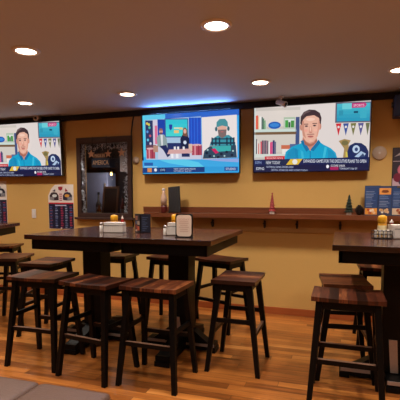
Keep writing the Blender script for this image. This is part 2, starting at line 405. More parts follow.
    a.poly([(288.5, yb(288, 6.5)), (293, yb(293, .8)), (305.5, yb(305, .8)), (301, yb(301, 6.5))], (226, 186, 60)); a.ell(297.6, yb(297, 3.6), 2.6, 2.6, (236, 234, 228))
    a.text(306.5, yb(330, 5.2), 'EXPANDED GAMES FOR THE EXECUTIVE PLANS TO OPEN', 3.2, (240, 242, 250), 60.5)
    a.text(256, yb(258, 4.8), 'ESPN', 2.6, (150, 172, 216), 6.5); a.text(257, yb(262, 11.2), 'ESPN2', 2.8, (230, 234, 244), 8.6)
    a.text(268, yb(285, 9.6), 'NATIONAL GAMES CENTER OPEN', 1.9, (196, 206, 230), 28); a.text(273, yb(285, 12.6), 'SEE FULL SCHEDULE AND SCORES TODAY', 1.7, (190, 200, 226), 38)
    a.ell(330.5, yb(330, 9.0), 1.4, 1.7, (244, 240, 246)); band(333, 341, 9.4, 12.6, (170, 34, 90)); a.text(333.5, yb(340, 9.4), 'SCORE DESK', 2.0, (240, 236, 244), 14); a.text(342, yb(350, 12.4), 'TONIGHT 7:30 ET', 1.8, (214, 220, 238), 17)
    return a
def studio_art():              # the studio picture; units are photo pixels of the middle screen
    x0, x1 = 142.2, 238.2
    def f(x, y):
        u = (x - x0) / (x1 - x0); yt = 117.2 - 5.4 * u; yb = 174.6 - 2.0 * u
        return ((u - .5) * (TW - .02), (1 - (y - yt) / (yb - yt)) * (TH - .02) + .01)
    a = Art(f)
    q = a.rect
    a.poly([(x0, 117.2), (x1, 111.8), (x1, 172.6), (x0, 174.6)], (52, 168, 232))
    a.poly([(x0, 117.2), (166, 115.9), (166, 122), (x0, 122)], (96, 206, 240)); a.poly([(166, 115.9), (x1, 111.8), (x1, 117.6), (166, 121)], (44, 104, 206)); q(x0, 118, 144.5, 158, (90, 214, 244))
    # left picture: the studio
    a.poly([(144.5, 121.6), (202, 118.4), (202.5, 160), (145, 160.5)], (170, 200, 226))
    q(145, 122, 153, 149, (44, 58, 104)); q(153, 121.4, 158, 150, (216, 208, 226)); q(155, 127, 157.6, 145, (226, 112, 150)); q(158, 121, 166, 148, (28, 68, 170)); q(190, 119.4, 202, 147, (30, 78, 196))
    a.k += 1
    for x in (192, 195, 198): q(x, 119.4, x + .9, 147, (46, 106, 220), False)
    for i, (x, y, c) in enumerate([(147, 125, (226, 196, 80)), (149.5, 129, (76, 190, 170)), (147.2, 133, (90, 150, 220)), (150, 137, (200, 90, 110)), (147.5, 141, (106, 196, 226)), (150.2, 144.5, (210, 210, 230)), (149, 126, (214, 206, 96))]): a.ell(x, y, 1.2, 1.4, c, 8, False)
    q(145, 146, 156, 151, (104, 66, 84))
    q(165.6, 120.2, 189.4, 138.6, (60, 80, 150)); a.grad(166.6, 121.2, 188.6, 137.6, (46, 196, 214), (70, 214, 214), 4)
    a.poly([(170, 126), (173.4, 126), (173.2, 130), (171.6, 131.8), (170.2, 130)], (36, 60, 160)); q(175, 128.8, 183, 130.4, (214, 224, 190)); q(175, 131.6, 180, 134.4, (238, 196, 120)); q(180.5, 129, 184, 131, (226, 206, 140))
    q(158, 147, 202, 160, (206, 206, 224)); q(168, 144, 184, 152, (34, 50, 104))
    def drum(x, y0, y1, r):
        q(x - r, y0, x + r, y1, (178, 72, 92)); a.k += 1
        q(x - r * .5, y0, x - r * .2, y1, (222, 150, 160), False); q(x + r * .2, y0, x + r * .5, y1, (150, 52, 76), False); a.ell(x, y0, r, 1.0, (226, 178, 180), 14, False)
    drum(150.5, 149.5, 159.4, 4.6); drum(197.8, 146, 156, 5)
    # seated man and woman, table
    a.poly([(157, 139), (160, 135.6), (165, 135.8), (167.6, 140), (168.4, 148), (163, 150), (158, 147)], (146, 164, 166)); a.poly([(161.2, 136), (163.6, 136), (163.6, 146), (162, 147)], (222, 224, 226))
    a.ell(161.8, 132.8, 1.9, 2.5, (214, 156, 144)); a.poly([(159.9, 132), (160.4, 129.8), (163.2, 129.8), (163.8, 132)], (146, 100, 96)); a.ell(161.9, 134.6, 1.3, .9, (108, 76, 76))
    a.poly([(160, 147), (167, 146), (171, 156), (168, 158), (164, 151)], (26, 40, 92)); q(153.5, 146.5, 158.5, 153, (186, 142, 122))
    a.poly([(181.6, 140), (184, 136), (188.6, 136), (190.6, 140), (191, 149), (182, 149)], (28, 38, 72)); a.poly([(184, 137), (184.4, 130.6), (186.6, 128.8), (188.6, 131), (189, 138)], (122, 84, 66)); a.ell(186.4, 132.8, 1.5, 2.2, (230, 178, 160)); a.ell(186.3, 143.6, 1.6, 1.8, (214, 226, 244))
    a.poly([(181, 149), (191, 148), (189, 155), (180, 154)], (24, 34, 78)); q(190, 145, 193.5, 152, (222, 190, 172))
    a.poly([(170, 150.5), (191, 149.6), (194, 154), (168, 155)], (216, 168, 166)); a.k += 1
    for x in (175, 178.4, 184): q(x, 147.6, x + 2, 150.6, (240, 236, 238), False)
    q(172, 154.6, 174.5, 159, (238, 238, 244)); q(177, 154.6, 179.6, 159, (238, 238, 244)); q(183, 154.4, 191, 157.6, (30, 44, 92))
    # right picture: bearded man in a teal cap and plaid
    a.poly([(203.2, 119.6), (236.4, 117.4), (236.8, 158.4), (203.6, 160)], (238, 228, 226))
    a.poly([(210.5, 147), (213, 140.5), (218.5, 137), (229, 136.6), (233.6, 140), (235.4, 147)], (60, 150, 168))
    a.k += 1
    for x in (212.5, 216, 219.5, 226.5, 230, 233): q(x, 139, x + 1.4, 146.8, (26, 52, 78), False)
    q(211.5, 143.6, 235, 145.2, (24, 50, 74), False); q(214, 139.8, 233, 141, (30, 60, 84), False)
    a.ell(222.8, 130.8, 4.3, 5.6, (226, 176, 158)); a.poly([(218.6, 131.6), (227, 131.4), (226.4, 137.4), (222.8, 139.8), (219.4, 137.6)], (128, 108, 108)); a.ell(222.8, 133.6, 1.6, .5, (190, 110, 108))
    a.poly([(217.4, 129.4), (217.6, 124.4), (220.4, 121.4), (225.6, 121.2), (228, 124.2), (228.4, 129), (222.8, 127.6)], (74, 148, 158)); a.ell(217.2, 131, 1.2, 2.2, (48, 98, 112)); a.ell(228.7, 130.6, 1.2, 2.2, (48, 98, 112))
    a.poly([(204, 159.6), (205.5, 152), (211, 147.4), (235.6, 146.4), (236.6, 158.4)], (48, 74, 96)); a.poly([(213, 147.6), (231, 146.8), (231, 152), (215, 153)], (60, 176, 176)); a.poly([(212.5, 150.4), (216, 149.4), (219.6, 153.6), (216.6, 154.8)], (206, 40, 96))
    a.k += 1
    for x, y in ((208, 154), (222, 155), (227, 153), (232, 156), (211, 157), (219, 158)): a.ell(x, y, 1.4, 1.2, (22, 32, 54), 8, False)
    for x, y in ((209, 151), (225, 156.8), (233, 152), (215, 157)): a.ell(x, y, .9, .9, (172, 206, 206), 8, False)
    # lower swoosh and ticker
    a.poly([(x0, 161.4), (x1, 159.4), (x1, 173), (x0, 174.6)], (62, 172, 232)); a.poly([(160, 160.8), (186, 160), (200, 163), (206, 168), (196, 168), (170, 164)], (92, 206, 240)); a.poly([(202, 160), (x1, 159.4), (x1, 163), (220, 162)], (150, 170, 226))
    q(144, 163.4, 153.4, 166.4, (34, 92, 170)); q(144, 167.2, 158, 167.9, (160, 214, 244))
    a.poly([(x0, 168.6), (206, 167.4), (206, 172.6), (x0, 173.8)], (22, 62, 128)); q(147.4, 168.8, 152, 172.8, (224, 138, 76)); a.ell(156, 170.6, 1.5, 1.6, (230, 232, 240)); q(160, 168.6, 167, 172.4, (16, 40, 96)); a.text(161, 171.6, 'LIVE', 2.1, (190, 214, 240), 5)
    a.text(175, 170.2, 'WEST COAST GAME UPDATE', 1.4, (232, 236, 244), 22); a.text(175, 172.4, 'SATURDAY 8:00 ET', 1.4, (208, 216, 236), 18)
    q(206, 167.2, 238, 172.4, (48, 160, 222)); q(225, 167.4, 237.6, 171.4, (24, 84, 160)); a.text(226.5, 170.6, 'STUDIO', 2.2, (240, 244, 250), 9)
    return a
def television(art):
    t = thing('television', 'x', 'television', (0, 0, 0), 0, 'televisions along the wall')
    b = B(); b.box(-TW / 2, TW / 2, .004, .03, 0, TH, .004)
    b.build('case', M['black'], t)
    b = B()
    for x0, x1, z0, z1 in ((-TW / 2, TW / 2, 0, .012), (-TW / 2, TW / 2, TH - .009, TH), (-TW / 2, -TW / 2 + .009, 0, TH), (TW / 2 - .009, TW / 2, 0, TH)): b.box(x0, x1, -.022, .006, z0, z1, .002)
    b.build('bezel', M['black'], t)
    art.build('screen', M['screen'], t)
    b = B(); b.box(-.2, .2, .03, .092, TH * .4, TH * .62, .006); b.build('wall_bracket', M['black'], t)
    return t
tv = television(sport_desk_art())
place(tv, (-.363, 5.09, 1.741)); tv['label'] = 'wall television at right showing a man in a blue shirt, above the ledge'
tv2 = relabel(dup(tv), (-4.405, 5.09, 1.748), 0, 'far left wall television showing a man in a blue shirt, cut by photo edge')
tv3 = television(studio_art()); place(tv3, (-1.838, 5.09, 1.744)); tv3['label'] = 'middle wall television showing a studio talk and a bearded man in a cap'
for t in (tv, tv2, tv3): t.rotation_euler = (R(2.2), 0, 0)

# ------------------------------------------------------------------ wall ledge
lg = thing('wall_ledge', 'long dark brown wooden drink ledge fixed to the tan wall below the televisions', 'ledge', (0, WY, 0))
LX0, LX1 = -2.44, 3.1
b = B(); b.box(LX0, LX1, -.20, -.0, 1.193, 1.248, .004); b.build('ledge_board', M['ledge'], lg)
b = B(); b.box(LX0 - .09, LX1, -.022, 0, 1.248, 1.322, .003); b.build('back_rail', M['ledge'], lg)
b = B(); b.box(LX0 + .03, LX1, -.02, 0, 1.02, 1.193, .003); b.build('apron_board', M['apron'], lg)
hk = None
for x in (-1.545, -.88, -.49, 0.0, .55):
    if hk is None:
        b = B(); b.box(-.012, .012, -.03, -.02, 1.075, 1.16, .003); b.tube([(0, -.03, 1.085), (0, -.06, 1.08), (0, -.075, 1.10), (0, -.075, 1.125)], .010); b.tube([(0, -.03, 1.14), (0, -.055, 1.145), (0, -.065, 1.165)], .009); b.lathe([(0, -.006), (.018, .003), (.018, .016), (0, .026)], 12, c=(0, -.075, 1.118))
        hk = b.build('purse_hook', M['black'], lg); hk.location = (x, 0, 0)
    else:
        c = hk.copy(); COL.objects.link(c); c.location = (x, 0, 0)

# ------------------------------------------------------------------ pub tables
TZ = 1.11
def make_table(w, d, colx=0.0, coly=0.0, kick=False):
    fr = .24 if kick else .50
    t = thing('pub_table', 'x', 'table', (0, 0, 0), 0, 'square pub tables')
    b = B(); b.box(-w / 2, w / 2, -d / 2, d / 2, TZ - .042, TZ, .004); b.build('tabletop', M['top'], t)
    b = B(); i = .045
    b.box(-w / 2 + i, w / 2 - i, -d / 2 + i, -d / 2 + i + .03, TZ - .135, TZ - .042, .003); b.box(-w / 2 + i, w / 2 - i, d / 2 - i - .03, d / 2 - i, TZ - .135, TZ - .042, .003)
    b.box(-w / 2 + i, -w / 2 + i + .03, -d / 2 + i, d / 2 - i, TZ - .135, TZ - .042, .003); b.box(w / 2 - i - .03, w / 2 - i, -d / 2 + i, d / 2 - i, TZ - .135, TZ - .042, .003)
    b.box(-w / 2 + i, w / 2 - i, coly - .08, coly + .08, TZ - .10, TZ - .042)
    b.build('apron', M['black_wood'], t)
    x, y = colx, coly
    b = B(); b.box(x - .10, x + .10, y - .10, y + .10, .10, TZ - .05, .005); 
    if not kick: b.box(x - .13, x + .13, y - .13, y + .13, .10, .17, .006)
    b.build('column', M['black_wood'], t)
    L_ = w * .40
    b = B(); b.frustum((x - L_, x - .10, y - .06, y + .06), (x - .14, x - .10, y - .05, y + .05), .04, .19, .004); b.frustum((x + .10, x + L_, y - .06, y + .06), (x + .10, x + .14, y - .05, y + .05), .04, .19, .004)
    b.box(x - L_, x + L_, y - .065, y + .065, .02, .085, .004); b.box(x - L_ - .01, x - L_ + .07, y - .07, y + .07, 0, .045, .004); b.box(x + L_ - .07, x + L_ + .01, y - .07, y + .07, 0, .045, .004)
    b.build('foot_beam', M['black_wood'], t)
    b = B()
    if not kick: b.frustum((x - .06, x + .06, y - .50, y - .1), (x - .05, x + .05, y - .16, y - .1), .085, .17, .004)
    b.frustum((x - .06, x + .06, y + .1, y + .50), (x - .05, x + .05, y + .1, y + .16), .085, .17, .004)
    b.box(x - .065, x + .065, y - fr, y + .50, .02, .092, .004); b.box(x - .07, x + .07, y - fr - .01, y - fr + .07, 0, .045, .004); b.box(x - .07, x + .07, y + .43, y + .51, 0, .045, .004)
    b.build('foot_beam', M['black_wood'], t)
    b = B()
    b.box(x - L_, x + L_, y - .071, y - .065, .055, .083, .002)
    b.build('kick_strip', M['steel'], t)
    b = B(); zb = .10 if kick else .19; b.frustum((x - .028, x + .028, y - .108, y - .10), (x - .048, x + .012, y - .108, y - .10), zb, .36 if kick else .33, .002); b.build('kick_plate', M['steel'], t)
    if kick:
        b = B(); b.box(x - .062, x + .062, y - fr - .006, y - fr, .06, .09, .002); b.build('kick_strip', M['steel'], t)
    return t
ty = 3.70
tb1 = place(make_table(.91, 1.2, -.075, .0), (-2.275, ty, 0), .8); tb1['label'] = 'dark pub table with the white napkin dispenser, below the wooden window'
tb2 = place(make_table(.85, 1.2, -.035, .0), (-1.385, ty, 0), .8); tb2['label'] = 'dark pub table with the framed white card, butted to another table at centre'
tb3 = place(make_table(.98, 1.2, -.015, -.18, True), (.44, ty + .02, 0), 0); tb3['label'] = 'dark pub table at the right edge of the photo, condiments on it'
tb4 = place(make_table(.85, 1.2), (-4.26, 3.85, 0), 20); tb4['label'] = 'dark pub table at the far left edge, mostly out of view'

# ------------------------------------------------------------------ bar stools
SZ = .777
def make_stool():
    t = thing('bar_stool', 'x', 'stool', (0, 0, 0), 0, 'bar stools around the pub tables')
    SL, SW = .475, .365
    # gently dished board seat
    bm = bmesh.new(); nx, ny = 10, 2; th = .032
    top = [[bm.verts.new((-SL / 2 + SL * i / nx, -SW / 2 + SW * j / ny, SZ - .008 * (1 - (2 * i / nx - 1) ** 2))) for j in range(ny + 1)] for i in range(nx + 1)]
    bot = [[bm.verts.new((-SL / 2 + SL * i / nx, -SW / 2 + SW * j / ny, SZ - th)) for j in range(ny + 1)] for i in range(nx + 1)]
    for i in range(nx):
        for j in range(ny):
            bm.faces.new((top[i][j], top[i + 1][j], top[i + 1][j + 1], top[i][j + 1])); bm.faces.new((bot[i][j], bot[i][j + 1], bot[i + 1][j + 1], bot[i + 1][j]))
        bm.faces.new((top[i][0], bot[i][0], bot[i + 1][0], top[i + 1][0])); bm.faces.new((top[i][ny], top[i + 1][ny], bot[i + 1][ny], bot[i][ny]))
    for j in range(ny):
        bm.faces.new((top[0][j], top[0][j + 1], bot[0][j + 1], bot[0][j])); bm.faces.new((top[nx][j], bot[nx][j], bot[nx][j + 1], top[nx][j + 1]))
    s = B(); s.bm.free(); s.bm = bm; s.build('seat', M['seat'], t)
    ax, ay = .185, .125; fx, fy = .237, .215     # leg centre lines at the apron and at the floor
    zt = SZ - .032
    b = B(); b.box(-ax - .02, ax + .02, -ay - .018, -ay + .006, zt - .06, zt, .002); b.box(-ax - .02, ax + .02, ay - .006, ay + .018, zt - .06, zt, .002)
    b.box(-ax - .018, -ax + .006, -ay, ay, zt - .06, zt, .002); b.box(ax - .006, ax + .018, -ay, ay, zt - .06, zt, .002); b.build('seat_apron', M['black_wood'], t)
    for sx in (-1, 1):
        for sy in (-1, 1):
            cx0, cy0, cx1, cy1 = sx * fx, sy * fy, sx * ax, sy * ay; a0, a1 = .018, .022; c0, c1 = .018, .026
            b = B(); b.frustum((cx0 - a0, cx0 + a0, cy0 - c0, cy0 + c0), (cx1 - a1, cx1 + a1, cy1 - c1, cy1 + c1), 0, zt, .003); b.build('leg', M['black_wood'], t)
    def at(z): k = 1 - z / zt; return ax + (fx - ax) * k, ay + (fy - ay) * k
    for sy in (-1, 1):
        x, y = at(.33); b = B(); b.box(-x, x, sy * y - .011, sy * y + .011, .31, .345, .003); o = b.build('foot_rail', M['black_wood'], t)
        b = B(); b.box(-x + .03, x - .03, sy * y - .0112, sy * y + .0112, .3435, .3475, .001); b.build('worn_edge', M['worn'], o)
    for sx in (-1, 1):
        x, y = at(.44); b = B(); b.box(sx * x - .011, sx * x + .011, -y, y, .42, .455, .003); b.build('side_rail', M['black_wood'], t)
    return t
ST = [(-1.35, 2.98, -2, 'front bar stool with reddish seat below the framed white card, nearest at centre'),
      (-1.882, 2.955, -8, 'front bar stool with reddish seat, middle of the front three at the joined tables'),
      (-2.457, 3.02, 2, 'front bar stool with tan patched seat, leftmost of the front three at the joined tables'),
      (-.81, 3.48, 90, 'bar stool with brown seat standing free at the right end of the centre table'),
      (-1.243, 4.47, -19, 'bar stool with dark seat turned askew, behind the right end of the centre table'),
      (-1.83, 4.45, 0, 'bar stool behind the centre table, partly hidden by its column'),
      (-2.55, 4.40, 0, 'bar stool behind the table under the wooden window, right of its column'),
      (-2.95, 3.70, 94, 'bar stool with brown patched seat at the left end of the joined tables'),
      (-3.60, 3.86, 108, 'bar stool at the left photo edge, right of the far left table'),
      (-4.56, 4.74, 20, 'bar stool nearest the left wall menu sheets, behind the far left table'),
      (.063, 3.085, 0, 'front bar stool with worn brown seat at the right table, nearest the camera'),
      (.043, 3.615, 97, 'bar stool tucked under the left end of the right table, behind the front one'),
      (.42, 4.47, 3, 'bar stool behind the right table, half hidden by its column')]
st0 = make_stool()
for i, (x, y, r, l) in enumerate(ST):
    o = st0 if i == 0 else dup(st0)
    relabel(o, (x, y, 0), r, l)

# ------------------------------------------------------------------ leather bench in the foreground
bn = thing('leather_bench', 'brown leather bench seat at the lower left corner of the photo', 'bench', (-1.03, 1.45, 0), 1.0)
for i in range(3):
    x1 = -.415 * i; b = B(); b.box(x1 - .41, x1, -.29, .29, .40, .50, .03); b.build('seat_cushion', M['leather'], bn, True)
b = B(); b.box(-1.235, -.01, -.27, .27, .12, .40, .01); b.build('bench_base', M['leather'], bn)
for x in (-1.2, -.06):
    for y in (-.23, .23):
        b = B(); b.frustum((x - .018, x + .018, y - .018, y + .018), (x - .025, x + .025, y - .025, y + .025), 0, .12, .003); b.build('leg', M['black_wood'], bn)

# ------------------------------------------------------------------ things on the tables
def napkin_box(name, label, loc, rz, w=.175, d=.10, h=.085):
    t = thing(name, label, 'napkin dispenser', loc, rz, 'white napkin boxes on the tables')
    b = B(); b.box(-w / 2, w / 2, -d / 2, d / 2, .002, h * .68, .004)
    n = 9
    for i in range(n): x = -w / 2 + w * (i + .5) / n; b.box(x - .005, x + .005, -d / 2 - .003, -d / 2 + .001, .008, h * .66, .001)
    b.build('ribbed_body', M['white'], t)
    b = B()
    for i in range(5): b.box(-w / 2 + .004 * (i % 2), w / 2 - .004 * ((i + 1) % 2), -d / 2 + .004, d / 2 - .004, h * (.68 + .062 * i), h * (.68 + .062 * (i + 1)) - .0008, .002)
    b.build('napkins', M['paper'], t)
    b = B(); b.tube([(-w / 2, -d / 2 - .004, h * .7), (w / 2, -d / 2 - .004, h * .7), (w / 2 + .004, d / 2, h * .7)], .0025, 6); b.build('wire_rim', M['wire'], t)
    return t
napkin_box('napkin_dispenser', 'white ribbed napkin box on the table below the wooden window', (-2.06, 3.57, TZ), 12, .19, .11, .10)
napkin_box('napkin_dispenser', 'small white ribbed napkin box beside the framed white card', (-1.405, 3.47, TZ), 6, .105, .09, .115)
napkin_box('napkin_dispenser', 'white napkin box with folded top on the right table', (.465, 3.80, TZ), 22, .15, .12, .115)

def bottle(name, label, loc, kind, h=.17, r=.028, cat='bottle'):
    t = thing(name, label, cat, loc)
    body, cap = (M['yellow'], M['yellow']) if kind == 'mustard' else (M['red'], M['white'])
    b = B(); b.lathe([(r * .9, 0), (r, .006), (r, h * .55), (r * .92, h * .62), (r * .5, h * .76), (r * .48, h * .80)], 24); b.build('body', body, t, True)
    b = B(); b.lathe([(r * .62, h * .79), (r * .62, h * .86), (r * .3, h * .90), (r * .16, h), (0, h)], 20); b.build('cap', cap, t, True)
    b = B(); b.lathe([(r + .0006, h * .16), (r + .0010, h * .17), (r + .0010, h * .48), (r + .0006, h * .49)], 24); b.build('label_band', M['label'], t, True)
    return t
def squat_mustard(label, loc, r=.033, h=.14):
    t = thing('mustard_bottle', label, 'bottle', loc)
    b = B(); b.lathe([(r * .92, 0), (r, .008), (r, h * .58), (r * .96, h * .64)], 24); b.build('body', M['yellow'], t, True)
    b = B(); b.lathe([(r * 1.02, h * .64), (r * 1.02, h * .88), (r * .9, h * .95), (r * .25, h), (0, h)], 24); b.build('cap', M['yellow'], t, True)
    b = B(); b.lathe([(r + .0006, h * .18), (r + .001, h * .2), (r + .001, h * .52), (r + .0006, h * .54)], 24); b.build('label_band', M['label'], t, True)
    return t
squat_mustard('yellow mustard bottle behind the napkin box below the wooden window', (-2.14, 3.70, TZ), .036, .165)
bottle('ketchup_bottle', 'slim red ketchup bottle behind the napkin box below the wooden window', (-2.055, 3.71, TZ), 'ketchup', .155, .02)
squat_mustard('yellow mustard bottle behind the framed white card', (-1.435, 3.57, TZ), .034, .185)
squat_mustard('yellow mustard bottle with pale label on the right table', (.335, 3.83, TZ), .036, .19)
bottle('ketchup_bottle', 'red ketchup bottle between mustard and napkins on the right table', (.415, 3.915, TZ), 'ketchup', .15, .026)

def shaker(label, loc, h=.085):
    t = thing('salt_shaker', label, 'shaker', loc, 0, 'salt shakers')
    b = B(); b.lathe([(.016, 0), (.018, .004), (.015, h * .7)], 16); b.build('body', M['white'], t, True)
    b = B(); b.lathe([(.016, h * .7), (.0165, h * .85), (.009, h), (0, h)], 16); b.build('lid', M['steel'], t, True)
shaker('white salt shaker left of the napkin box below the wooden window', (-2.185, 3.53, TZ), .10)
shaker('white salt shaker left of the small napkin box by the framed card', (-1.487, 3.46, TZ), .09)

# wire condiment rack on the right table
rk = thing('condiment_rack', 'dark wire condiment rack in front of the mustard on the right table', 'rack', (.325, 3.72, TZ), 10)
b = B(); b.box(-.07, .07, -.04, .04, 0, .008, .003); b.build('tray', M['wire'], rk)
b = B()
for z in (.035, .065): b.tube([(-.07, -.04, z), (.07, -.04, z), (.07, .04, z), (-.07, .04, z), (-.07, -.04, z)], .003, 6)
for x in (-.07, -.035, 0, .035, .07):
    for y in (-.04, .04): b.tube([(x, y, .004), (x, y, .066)], .0025, 6)
b.build('wire_basket', M['wire'], rk)
for i in range(4):
    b = B(); b.box(-.025, .025, -.006, .006, 0, .062, .002)
    o = b.build('sugar_packet_stack', M['paper'] if i % 2 else M['white']); tag(o, ['white sugar packets in the wire rack, leftmost stack', 'white sugar packets in the wire rack, second stack from the left', 'white sugar packets in the wire rack, third stack from the left', 'white sugar packets in the wire rack, rightmost stack'][i], 'sugar packets', 'sugar packets in the wire rack')
    px = -.048 + .032 * i
    o.location = Vector((.325, 3.72, TZ + .009)) + Matrix.Rotation(R(10), 3, 'Z') @ Vector((px, 0, 0)); o.rotation_euler = (0, 0, R(100))

# framed table card
cd = thing('table_card', 'white card with rounded corners in a black frame standing on the centre table', 'table card', (-1.245, 3.30, TZ), 8)
def rrect(w, z0, z1, r, n=4):
    P = []
    for cx, cz, a0 in ((w / 2 - r, z0 + r, -90), (w / 2 - r, z1 - r, 0), (-w / 2 + r, z1 - r, 90), (-w / 2 + r, z0 + r, 180)):
        for k in range(n + 1): a = R(a0 + 90 * k / n); P.append((cx + r * math.cos(a), cz + r * math.sin(a)))
    return P
b = B(); b.prism(rrect(.148, .0, .20, .02), -.006, .008); b.box(-.074, .074, -.03, .04, 0, .008, .003); b.build('frame', M['black'], cd)
a = Art(lambda x, y: (x, y), .0004); a.k = 16
a.poly(rrect(.128, .010, .190, .024), (228, 206, 190))
a.text(-.05, .160, 'TODAY', .012, (196, 150, 140), .1)
# the card is upright: text rows as thin bars of print
for i in range(6):
    w_ = random.uniform(.06, .1); a.rect(-w_ / 2, .05 + .017 * i, w_ / 2, .056 + .017 * i, (206, 170, 156), i == 0)
a.build('card_print', M['print'], cd)

# folding menu holder on the centre table (picture side and dark blue side)
def menu_art(w, h, base, blocks):
    a = Art(lambda x, y: (x, y), .0004); a.rect(-w / 2, 0, w / 2, h, base)
    a.k += 1
    for x0, y0, x1, y1, c in blocks: a.rect(x0 * w - w / 2, y0 * h, x1 * w - w / 2, y1 * h, c, False)
    return a
mh = thing('menu_stand', 'dark folded menu stand with small pictures standing on the centre table', 'menu', (-1.80, 3.62, TZ), 0)
h_ = .18
for name, x, rz, w_, base, bl in (('picture_panel', -.043, -28, .085, (40, 34, 40), [(.1, .68, .55, .9, (150, 96, 78)), (.5, .42, .95, .62, (170, 150, 130)), (.1, .2, .5, .42, (120, 40, 34)), (.5, .1, .9, .34, (190, 90, 60)), (.15, .46, .45, .62, (82, 90, 120)), (.1, .05, .45, .15, (200, 170, 150))]),
                                  ('list_panel', .043, 24, .095, (24, 30, 50), [(.15, .1 + .1 * i, .45 + .4 * ((i * 7) % 5) / 5, .14 + .1 * i, (70, 82, 112)) for i in range(8)])):
    b = B(); b.box(-w_ / 2, w_ / 2, 0, .008, 0, h_, .002); o = b.build(name, M['black'], mh); o.location = (x, 0, 0); o.rotation_euler = (0, 0, R(rz))
    p = menu_art(w_ * .94, h_ * .96, base, bl).build('print', M['print'], o); p.location = (0, -.0005, h_ * .02)
b = B(); b.box(-.04, .04, .02, .06, 0, .012, .003); b.build('base', M['black'], mh)

# ------------------------------------------------------------------ things on the ledge
LZ = 1.248
t = thing('menu_board', 'tall dark slatted menu board leaning on the ledge behind the framed card', 'menu', (-2.03, 5.02, LZ), -12)
b = B(); b.box(-.088, .088, 0, .014, .0, .335, .003, Matrix.Rotation(R(-4), 4, 'X') @ Matrix.Rotation(R(-5), 4, 'Y')); b.build('board', M['slate'], t)
b = B()
for i in range(5): x = -.056 + .028 * i; b.box(x - .004, x + .004, -.004, .0, .02, .31, .001, Matrix.Rotation(R(-4), 4, 'X') @ Matrix.Rotation(R(-5), 4, 'Y'))
b.build('slats', M['slate'], t)
b = B(); b.box(-.075, .075, -.02, .05, 0, .014, .003); b.build('foot', M['black_wood'], t)
t = thing('ledge_bottle', 'pale bottle with dark red base on the ledge left of the slatted menu board', 'bottle', (-2.165, 5.0, LZ), 0)
b = B(); b.lathe([(.036, 0), (.04, .01), (.04, .07), (.038, .09)], 20); b.build('base_band', M['darkred'], t, True)
b = B(); b.lathe([(.038, .09), (.04, .17), (.034, .21), (.018, .25), (.017, .285)], 20); b.build('body', M['pale'], t, True)
b = B(); b.lathe([(.02, .285), (.02, .31), (0, .312)], 16); b.build('cap', M['white'], t, True)

def little_tree(label, loc, mat, h, r):
    t = thing('christmas_tree', label, 'christmas tree', loc, 0, 'little christmas trees on the ledge')
    b = B(); b.lathe([(.028, 0), (.03, .004), (.026, .03), (.018, .034)], 16); b.build('base', M['white'], t, True)
    b = B(); n = 6
    for i in range(n):
        z0 = .034 + (h - .034) * i / n; rr = r * (1 - i / n) + .006
        pr = [(rr * .75, z0), (rr, z0 + .006), (rr * .45, z0 + (h - .034) / n), (0, z0 + (h - .034) / n * 1.15)]
        for k in range(22):
            a_ = 2 * PI * k / 22 + i; q = rr * random.uniform(.95, 1.3)
            b.tube([(0, 0, z0 + .012), (q * math.cos(a_), q * math.sin(a_), z0 - .004 + random.uniform(-.006, .006))], [.004, .0012], 4)
        b.lathe(pr, 14)
    b.build('branches', mat, t)
    return t
little_tree('tiny dark green christmas tree on the ledge left of the blue menus', (.088, 5.02, LZ), M['pine'], .225, .046)
tr = little_tree('tiny red christmas tree on the ledge below the right television', (-.775, 5.02, LZ), M['redtinsel'], .235, .036)
b = B(); b.lathe([(0, -.012), (.012, 0), (0, .012)], 8, c=(0, 0, .245)); b.build('topper', M['redtinsel'], tr)
b = B()
for i in range(9):
    z = .008 + .0115 * i; rr = .046 * math.sin(PI * (.22 + .74 * i / 9))
    for k in range(12):
        a_ = 2 * PI * k / 12 + (i % 2) * .26
        b.tube([(rr * .3 * math.cos(a_), rr * .3 * math.sin(a_), z), (rr * math.cos(a_), rr * math.sin(a_), z + .012)], [.008, .004], 5)
b.lathe([(.018, 0), (.026, .02), (.03, .05), (.01, .105), (0, .11)], 12)
o = b.build('pine_cone', M['cone']); o.location = (.196, 5.03, LZ); tag(o, 'dark brown pine cone on the ledge between green tree and blue menus', 'pine cone')

# trifold menus at the right end of the ledge
def menu_panel(parent, x, rz, w, h, tag_=None, photo=(214, 150, 60), seed=1, y=0.0):
    b = B(); b.box(-w / 2, w / 2, 0, .005, 0, h, .001); o = b.build('menu_panel', M['navy'], parent); o.location = (x, y, 0); o.rotation_euler = (0, 0, R(rz))
    a = Art(lambda px, py: (px, py), .0004); W = w * .96; H = h * .97
    a.rect(-W / 2, 0, W / 2, H, (44, 70, 118)); rr = random.Random(seed); a.k += 1
    for i in range(11):
        yy = H * (.32 + .055 * i); xa = -W * .42
        a.rect(xa, yy, xa + W * rr.uniform(.4, .8), yy + H * .014, rr.choice([(130, 152, 196), (96, 120, 168), (160, 172, 200)]), False)
    a.k += 1
    if photo:
        a.rect(-W * .48, H * .02, W * .48, H * .26, photo, False); a.k += 1
        for i in range(7): a.ell(rr.uniform(-.32, .32) * W, H * rr.uniform(.08, .2), W * .11, H * .05, rr.choice([(190, 70, 40), (236, 196, 150), (200, 110, 60), (240, 226, 206), (130, 60, 36)]), 10, False)
    if tag_: a.rect(-W * .45, H * .74, W * .45, H * .97, (222, 150, 74)); a.text(0, -1, '', 1, (0, 0, 0)); a.poly([(-W * .3, H * .82), (-W * .2, H * .9), (W * .2, H * .9), (W * .3, H * .83), (W * .1, H * .80), (-W * .1, H * .8)], (120, 60, 30))
    p = a.build('print', M['print'], o); p.location = (0, -.0008, h * .015)
    return o
mn = thing('trifold_menu', 'blue trifold menu with orange heading standing on the ledge at right', 'menu', (.39, 4.975, LZ), 0, 'menus on the ledge')
